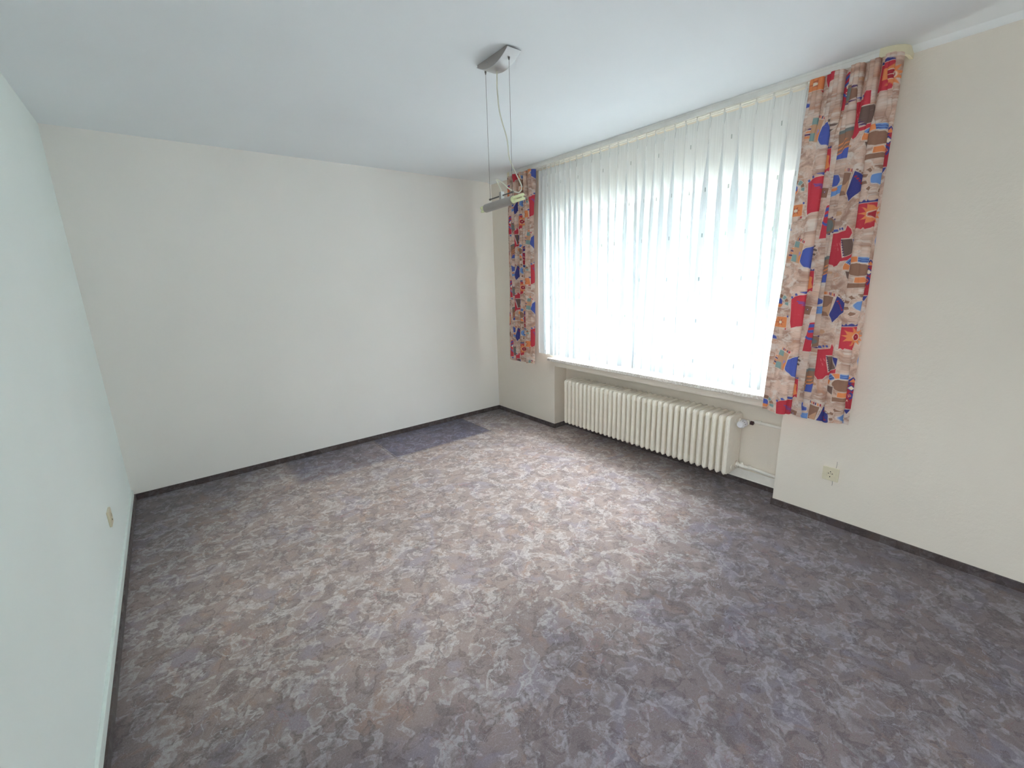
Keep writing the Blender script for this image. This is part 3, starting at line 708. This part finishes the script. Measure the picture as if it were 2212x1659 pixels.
def curtain(name, label, yl, yr, ztop, zbot, knots_bot, knots_mid, pinch, base_x, depth, nu, nv, flip, smap, zshift, stretch):
    """yl/yr: functions of height fraction f (0 bottom, 1 top) for the two side edges"""
    root = empty(name, (base_x, (yl(0)+yr(0))/2, zbot)); tag(root, label, 'curtain', 'printed side curtains')
    s = np.linspace(0, 1, nu)[:, None]*np.ones((1, nv)); f = np.ones((nu, 1))*np.linspace(0, 1, nv)[None, :]
    def shape(s, f):
        db = interp(knots_bot, s); dm = interp(knots_mid, s)
        w = np.clip(f*1.6, 0, 1); w = w*w*(3-2*w); d = db*(1-w)+dm*w
        dp = interp(pinch, s)
        tw = np.clip((f-.80)/.17, 0, 1); tw = tw*tw*(3-2*tw)
        d = d*(1-tw)+dp*tw
        d = d+.04*np.sin(f*9+s*14)*(1-tw)
        X = base_x-depth*(d*(1-.15*tw))
        Y = yl(f)+(yr(f)-yl(f))*s
        slope = np.gradient(d, axis=0)/np.gradient(s, axis=0)
        Y = Y+.0016*np.clip(slope, -14, 14)*(1-.6*tw)*stretch         # folds lean over sideways
        Z = zbot+(ztop(s)-zbot)*f+.004*np.sin(s*23)*(1-f)**4
        return X, Y, Z
    X, Y, Z = shape(s, f)
    o = grid_cloth('fabric', m_print, root, X, Y, Z, s*.62+flip, Z)
    col = paint(smap(s), (Z-1.0)*1000, zshift)
    at = o.data.color_attributes.new('motif', 'FLOAT_COLOR', 'POINT')
    at.data.foreach_set('color', col.astype(np.float32).ravel())
    # turned-up hem behind the lower edge, and the gathering tape behind the upper edge
    for nm, f0, f1 in (('hem', .003, .065), ('header_tape', .955, .992)):
        s2 = np.linspace(.01, .99, nu)[:, None]*np.ones((1, 6)); f2 = np.ones((nu, 1))*np.linspace(f0, f1, 6)[None, :]
        X2, Y2, Z2 = shape(s2, f2)
        h = grid_cloth(nm, m_print, root, X2+.0025, Y2, Z2, s2*.62+flip, Z2)
        at = h.data.color_attributes.new('motif', 'FLOAT_COLOR', 'POINT')
        at.data.foreach_set('color', paint(smap(s2), (Z2-1.0)*1000, zshift).astype(np.float32).ravel())
    return root
KB = [(0, .15), (.03, .55), (.13, .80), (.24, .95), (.285, .75), (.30, .05), (.36, .55), (.43, .60), (.455, .10), (.475, .62), (.50, .68), (.52, .0), (.545, .70), (.65, .85), (.74, .60), (.80, .90), (.87, .80), (.90, .40), (1, .25)]
KM = [(0, .30), (.08, .62), (.2, .72), (.27, .85), (.30, .15), (.36, .6), (.44, .62), (.47, .1), (.52, .66), (.555, .70), (.575, .05), (.61, .72), (.72, .92), (.80, .70), (.84, .88), (.89, .80), (.92, .35), (1, .25)]
PT = [(0, .2), (.03, .7), (.05, .3), (.075, .75), (.10, .3), (.125, .7), (.15, .35), (.23, .5), (.27, .3), (.29, .95), (.31, .4), (.335, .98), (.355, .4), (.375, .9), (.40, .35), (.47, .45), (.50, .3), (.515, .9), (.535, .4), (.555, .95), (.575, .4), (.59, .8), (.61, .3), (.67, .5), (.70, .35), (.715, .95), (.735, .4), (.755, .9), (.775, .35), (.83, .5), (.86, .3), (.875, .95), (.895, .4), (.915, .95), (.935, .4), (.955, .7), (1, .2)]
curtain('patterned_curtain', 'wide curtain printed with red and blue shapes, right of the window above the socket', lambda f: -2.978-.045*f, lambda f: -3.402+.015*f,
        lambda s: 2.458-.002*np.sin(s*20), .682, KB, KM, PT, -.112, .082, 250, 760, 0, lambda s: s*1000, 0, 1.0)
KL = [(0, .3), (.05, .6), (.14, .8), (.22, .7), (.245, .1), (.30, .6), (.37, .9), (.43, .7), (.455, .15), (.50, .7), (.58, .9), (.64, .7), (.665, .1), (.72, .65), (.78, .9), (.84, .75), (.865, .2), (.92, .7), (1, .45)]
KL2 = [(x if x in (0, 1) else min(.98, x+.012), y) for x, y in KL]
curtain('patterned_curtain', 'narrow curtain printed with red and blue shapes, in the far corner left of the window', lambda f: -.442-.036*f, lambda f: -.835-.02*f,
        lambda s: 2.458-.002*np.sin(s*20), .682, KL, KL2, PT, -.108, .092, 220, 640, 3.3, lambda s: ((s+.30) % 1.0)*1000, 260, 1.0)

# ------------------------------------------------------------------ radiator
rad = empty('radiator', (.0475, -1.94, .11)); tag(rad, 'long cream column radiator of many sections in the niche under the window sill', 'radiator')
RX0, RX1, RZ0, RZ1 = -.052, .145, .112, .545
def rrect(x0, x1, z0, z1, r, n=5):
    P = []
    for cx, cz, a0 in ((x1-r, z1-r, 0), (x0+r, z1-r, 90), (x0+r, z0+r, 180), (x1-r, z0+r, 270)):
        for i in range(n+1):
            a = math.radians(a0+90*i/n); P.append((cx+r*math.cos(a), cz+r*math.sin(a)))
    return P
def pillow(mb, x0, x1, z0, z1, yc, w, rc, re, n=4):
    loops = []
    for i in range(-n, n+1):
        a = math.pi/2*i/n; d = re*(1-math.cos(a)); y = yc+(w/2-re)*(1 if i > 0 else -1 if i < 0 else 0)+re*math.sin(a)
        rr = max(rc-d, .001)
        if i == 0:
            for yy in (yc-(w/2-re), yc+(w/2-re)): loops.append([(x, yy, z) for x, z in rrect(x0, x1, z0, z1, rc)])
        else: loops.append([(x, y, z) for x, z in rrect(x0+d, x1-d, z0+d, z1-d, rr)])
    mb.loft(loops)
PITCH = .0489; NSEC = 33; Y0 = -1.149
b = MB(); yc = Y0
cols = 4; cw = (RX1-RX0)/cols
for c_ in range(cols):
    pillow(b, RX0+c_*cw+.001, RX0+(c_+1)*cw-.001, RZ0+.012, RZ1-.012, yc, .030, .016, .0145)
pillow(b, RX0+.001, RX1-.001, RZ1-.058, RZ1-.001, yc, .033, .022, .015)
pillow(b, RX0+.001, RX1-.001, RZ0+.001, RZ0+.058, yc, .033, .022, .015)
b.loft([[(x, yc-.0013, z) for x, z in rrect(RX0-.003, RX1+.003, RZ0-.003, RZ1+.003, .026)], [(x, yc+.0013, z) for x, z in rrect(RX0-.003, RX1+.003, RZ0-.003, RZ1+.003, .026)]])
first = b.build('radiator_section', m_rad, rad, smooth=True, angle=50)
for i in range(1, NSEC):
    c = first.copy(); COL.objects.link(c); c.parent = rad; c.location = (0, -PITCH*i, 0)
yend = Y0-PITCH*(NSEC-1)
for z in (.505, .152):
    b = MB(); b.tube([(.047, Y0+.018, z), (.047, yend-.02, z)], .021, 16); b.build('hub_pipe', m_rad, rad, smooth=True, angle=50)
b = MB(); pillow(b, RX0+.004, RX1-.004, RZ0+.004, RZ1-.004, yend-.0145, .006, .024, .003); b.build('end_plate', m_rad, rad, smooth=True, angle=50)
b = MB(); b.tube([(.104, yend-.0165, .158), (.104, yend-.0185, .158)], .026, 24); b.build('rust_ring', m_rust, rad, smooth=True, angle=40)['label'] = 'brown rust ring round the lower pipe fitting'
b = MB(); b.tube([(.104, yend-.018, .158), (.104, yend-.0205, .158)], .0245, 24); b.build('end_boss', m_rad, rad, smooth=True, angle=40)
b = MB(); b.tube([(.09, yend-.0165, .495), (.09, yend-.019, .495)], .027, 24); b.build('end_boss', m_rad, rad, smooth=True, angle=40)
# thermostat valve
v = MB(); v.tube([(.09, yend-.018, .49), (.09, yend-.075, .49)], .013, 14); v.tube([(.09, yend-.02, .49), (.09, yend-.034, .49)], .021, 6)
v.tube([(.075, yend-.075, .492), (.105, yend-.075, .492)], .017, 14)
val = v.build('valve_body', m_white, rad, smooth=True, angle=40)
k_ = MB(); vy = yend-.068
k_.tube([(.055, vy, .494), (.052, vy, .494), (.03, vy, .494), (.028, vy, .494), (.004, vy, .494), (-.006, vy, .494), (-.012, vy, .494), (-.012, vy, .494)], [.024, .026, .026, .0245, .0245, .023, .018, .001], 28)
for i in range(22):
    a = 2*math.pi*i/22; y_, z_ = vy+.0245*math.cos(a), .494+.0245*math.sin(a)
    k_.tube([(.024, y_, z_), (.002, y_, z_)], .0018, 6)
kn = k_.build('thermostat_knob', m_knob, rad, smooth=True, angle=40); kn['label'] = 'white ribbed thermostat knob'
k_ = MB()
for i in range(22):
    a = 2*math.pi*(i+.5)/22
    if i % 2 == 0: k_.box(.006, .018, vy+.0243*math.cos(a)-.0012, vy+.0243*math.cos(a)+.0012, .494+.0243*math.sin(a)-.0012, .494+.0243*math.sin(a)+.0012)
k_.build('knob_slots', m_dark, rad)
k_ = MB(); k_.tube([(.09, yend-.095, .493), (.09, yend-.112, .493)], [.0135, .0135], 16); k_.tube([(.09, yend-.112, .493), (.09, yend-.115, .493)], [.0135, .009], 16)
k_.build('valve_cap', m_cap, rad, smooth=True, angle=40)['label'] = 'dark brown round valve cap'
# pipes into the niche wall
q = MB(); q.tube([(.105, yend-.075, .492), (.138, yend-.085, .490), (.145, yend-.10, .489), (.146, yend-.135, .488), (.146, NY1+.001, .485)], .0105, 12)
q.tube([(.146, yend-.105, .489), (.146, yend-.14, .488)], .0145, 10)
q.build('supply_pipe', m_white, rad, smooth=True, angle=50)
q = MB(); q.tube(spline([(.104, yend-.018, .158), (.104, yend-.045, .157), (.115, yend-.07, .150), (.140, yend-.10, .142), (.146, yend-.13, .138), (.146, NY1+.001, .128)], 5), .0115, 12)
q.tube([(.104, yend-.022, .158), (.104, yend-.036, .158)], .0205, 6); q.tube([(.106, yend-.045, .156), (.112, yend-.068, .152)], .018, 6); q.tube([(.128, yend-.085, .147), (.14, yend-.105, .142)], .017, 8); q.tube([(.11, yend-.055, .155), (.11, yend-.055, .18)], .008, 8)
q.build('return_pipe', m_white, rad, smooth=True, angle=50)

# ------------------------------------------------------------------ pendant lamp
LXc = -1.5625
lamp = empty('pendant_lamp', (LXc, -2.215, H)); tag(lamp, 'silver pendant lamp with horizontal tube and curved ceiling canopy on thin wires', 'lamp')
b = MB()
def arcz(y): return 2.453+.037*((y+2.22)/.12)**2
# closed box between ceiling plate and curved sheet
ys = [-2.331+i*(.227/16) for i in range(17)]
prof = [(y, arcz(y)+.0022) for y in ys]
b.prism([(-2.331, H)]+[(y, min(z, H-.002)) for y, z in prof]+[(-2.104, H)], 'x', LXc-.0345, LXc+.0345)
b.build('canopy_box', m_alu2, lamp)
b = MB(); ys = [-2.342+i*(.242/24) for i in range(25)]
b.loft([[(LXc-.0375, y, arcz(y)), (LXc+.0375, y, arcz(y)), (LXc+.0375, y, arcz(y)+.0018), (LXc-.0375, y, arcz(y)+.0018)] for y in ys])
b.build('canopy_sheet', m_canopy, lamp, smooth=True, angle=30)['label'] = 'curved polished silver sheet'
b = MB(); b.tube([(LXc-.0345, -2.185, 2.484), (LXc-.0375, -2.185, 2.484)], .004, 10); b.build('canopy_screw', m_alu, lamp)
zb = 1.905
for yw, zt, zz in ((-2.303, 2.4755, 1.910), (-2.121, 2.4775, 1.904)):
    b = MB(); b.tube([(LXc, yw, zt+.006), (LXc, yw, zt-.008)], .0045, 10); b.tube([(LXc, yw, zt-.008), (LXc, yw, zt-.014)], .0028, 8); b.build('wire_gripper', m_wire, lamp)
    b = MB(); b.tube([(LXc, yw, zt-.01), (LXc+.0008, yw+.001, (zt+zz)/2+.1), (LXc-.0006, yw-.0005, (zt+zz)/2-.1), (LXc, yw, zz)], .0009, 6); b.build('suspension_wire', m_wire, lamp)
b = MB(); b.tube([(LXc, -2.117, 1.9035), (LXc, -2.309, 1.9105)], .0032, 10)
for yw, zz in ((-2.12, 1.9036), (-2.305, 1.9103)): b.tube([(LXc, yw-.004, zz), (LXc, yw+.004, zz)], .005, 10)
b.build('crossbar', m_wire, lamp, smooth=True, angle=40)
b = MB(); b.box(LXc-.008, LXc+.008, -2.224, -2.206, 1.884, 1.925, .002); b.build('clamp', m_alu2, lamp)
b = MB(); b.box(LXc-.0085, LXc+.0085, -2.2275, -2.2245, 1.890, 1.925); b.build('clamp_plate', m_frame, lamp)['label'] = 'white plate on the clamp'
A0 = Vector((LXc, -2.080, 1.8660)); A1 = Vector((LXc, -2.308, 1.8755)); D = (A1-A0).normalized()
b = MB(); b.tube([A0+D*.0, A0+D*.0015, A1-D*.0015, A1, A1-D*.002, A0+D*.002], [.0195, .0205, .0205, .0195, .0185, .0185], 28, cap=True)
b.build('lamp_tube', m_alu2, lamp, smooth=True, angle=40)['label'] = 'grey metal lamp tube'
for a, d, ln in ((A0, -D, .048), (A1, D, .085)):
    b = MB(); b.tube([a-d*.002, a+d*.006], .0172, 20); rim = b.build('lamp_socket', m_lampglass, lamp, smooth=True, angle=40)
    b = MB(); up = Vector((0, 0, 1)); sd2 = Vector((1, 0, 0))
    for oz, ox in ((.0085, -.002), (-.0085, .002)):
        p = a+up*oz+sd2*ox
        b.tube([p+d*.004, p+d*(ln-.012), p+d*(ln-.004), p+d*ln], [.0072, .0072, .0055, .0008], 12)
    b.tube([a+d*(ln-.016)+up*.009, a+d*(ln-.016)-up*.009], .005, 8)
    b.build('lamp_bulb', m_lampglass, lamp, smooth=True, angle=50)['label'] = 'pale yellow compact bulb end'
CAB = [[-1.563, -2.212, 2.45], [-1.564, -2.211, 2.378], [-1.559, -2.214, 2.291], [-1.549, -2.223, 2.232], [-1.533, -2.235, 2.161], [-1.526, -2.24, 2.08], [-1.51, -2.253, 2.028], [-1.49, -2.269, 1.975], [-1.481, -2.276, 1.943], [-1.491, -2.268, 1.922], [-1.507, -2.256, 1.923], [-1.53, -2.238, 1.938], [-1.556, -2.217, 1.967], [-1.577, -2.201, 1.982], [-1.574, -2.205, 1.965], [-1.563, -2.213, 1.935], [-1.5625, -2.215, 1.918]]
b = MB(); b.tube(spline(CAB, 6), .0032, 10); b.build('power_cable', m_cable, lamp, smooth=True)['label'] = 'looping pale flex'

# ------------------------------------------------------------------ sockets
def socket(loc, ax, label, w=.082):
    """wall socket; ax = +1 faces -x (right wall), -1 faces +x (left wall)"""
    r = empty('wall_socket', loc); tag(r, label, 'socket')
    x, y, z = loc; s = -ax
    b = MB(); b.box(x, x+s*.011, y-w/2, y+w/2, z-w/2, z+w/2, .003); b.build('cover_plate', m_socket, r)
    b = MB(); n = 28
    def ringp(rad_, xx): return [(xx, y+rad_*math.cos(2*math.pi*i/n), z+rad_*math.sin(2*math.pi*i/n)) for i in range(n)]
    b.loft([ringp(.0215, x+s*.0105), ringp(.0215, x+s*.0135), ringp(.0195, x+s*.0135), ringp(.0185, x+s*.0118), ringp(.001, x+s*.0118)], cap=False)
    b.build('socket_ring', m_socket, r, smooth=True, angle=30)
    b = MB()
    for dy, dz, rr in ((-.0095, .004, .0028), (.0095, .004, .0028), (0, .004, .0015)): b.tube([(x+s*.0115, y+dy, z+dz), (x+s*.0122, y+dy, z+dz)], rr, 10)
    b.build('pin_holes', m_dark, r)
    for za, zc_ in ((z-.019, z-.012), (z+.013, z+.019)): b = MB(); b.box(x+s*.0115, x+s*.0132, y-.002, y+.002, za, zc_); b.build('earth_contact', m_dark, r)
    return r
socket((0, -3.3255, .322), 1, 'square ivory wall socket below the right printed curtain')
socket((LX, -1.115, .358), -1, 'flat ivory wall socket low on the left wall near the far corner')
for p, lb in (([(-.0005, -3.347, .364), (-.0008, -3.349, .39), (-.0005, -3.348, .405)], 'fine dark crack in the wallpaper running up from the right wall socket'), ([(-.0005, -3.338, .280), (-.0005, -3.340, .262), (-.0005, -3.339, .25)], 'fine dark crack in the wallpaper just below the right wall socket')):
    b = MB(); b.tube(p, .0011, 5); tag(b.build('wallpaper_crack', m_line), lb, 'crack')

# ------------------------------------------------------------------ outside
m_lawn = simple('lawn', (146, 148, 148), .95, var=.25, scale=3)
m_leaf = simple('tree_leaves', (128, 160, 116), .8, var=.35, scale=4)
m_bark = simple('bark', (96, 80, 66), .9)
m_plaster = simple('pale_house_plaster', (226, 216, 210), .9)
m_shut = simple('grey_shutter', (158, 168, 176), .6)
m_roof = simple('roof_tile', (150, 92, 74), .8, var=.2, scale=8)
b = MB(); b.box(.6, 60, -40, 40, -3.3, -3.1); o = b.build('garden_ground', m_lawn); tag(o, kind='structure'); o.name = 'ground'
hs = empty('neighbour_house', (13, -1.5, -3.1)); tag(hs, 'pale neighbouring house with grey shutters seen through the voile right of the window', 'house')
b = MB(); b.box(10, 16, -4.2, -.2, -3.1, 2.0); b.build('wall', m_plaster, hs)
b = MB(); b.prism([(9.6, 2.0), (16.4, 2.0), (13, 4.0)], 'y', -4.6, .2); b.build('roof', m_roof, hs)
for zc in (.55, -1.9):
    for yc2 in (-1.0, -2.4, -3.6):
        b = MB()
        for i in range(9): b.box(9.95, 9.99, yc2-.45, yc2+.45, zc+i*.13, zc+i*.13+.1)
        b.build('shutter', m_shut, hs)
def tree(x, y, h, rr, label, seed):
    rg = random.Random(seed); t = empty('garden_tree', (x, y, -3.1)); tag(t, label, 'tree', 'trees in the garden')
    b = MB(); b.tube([(x, y, -3.1), (x+.1, y, -3.1+h*.4), (x, y+.1, -3.1+h*.8)], [.16, .12, .05], 8)
    b.build('trunk', m_bark, t, smooth=True)
    b = MB()
    for i in range(900):
        d = Vector((rg.gauss(0, 1), rg.gauss(0, 1), rg.gauss(0, 1))).normalized()*rr*rg.uniform(.55, 1.0)
        c = Vector((x, y, -3.1+h-rr*.8))+Vector((d.x, d.y, d.z*1.1)); u = Vector((rg.gauss(0, 1), rg.gauss(0, 1), rg.gauss(0, 1))).normalized(); w = u.orthogonal().normalized(); s = rg.uniform(.10, .2)
        v_ = u.cross(w)
        b.add([c+w*s, c+v_*s*.6+u*.03, c-w*s, c-v_*s*.6+u*.03], [(0, 1, 2, 3)])
    b.build('foliage', m_leaf, t)
tree(8.0, .9, 5.9, 1.3, 'leafy green tree outside, seen through the voile beside the right curtain', 3)
tree(9.0, 4.6, 6.2, 1.8, 'leafy green tree outside, seen through the voile at the middle of the window', 5)
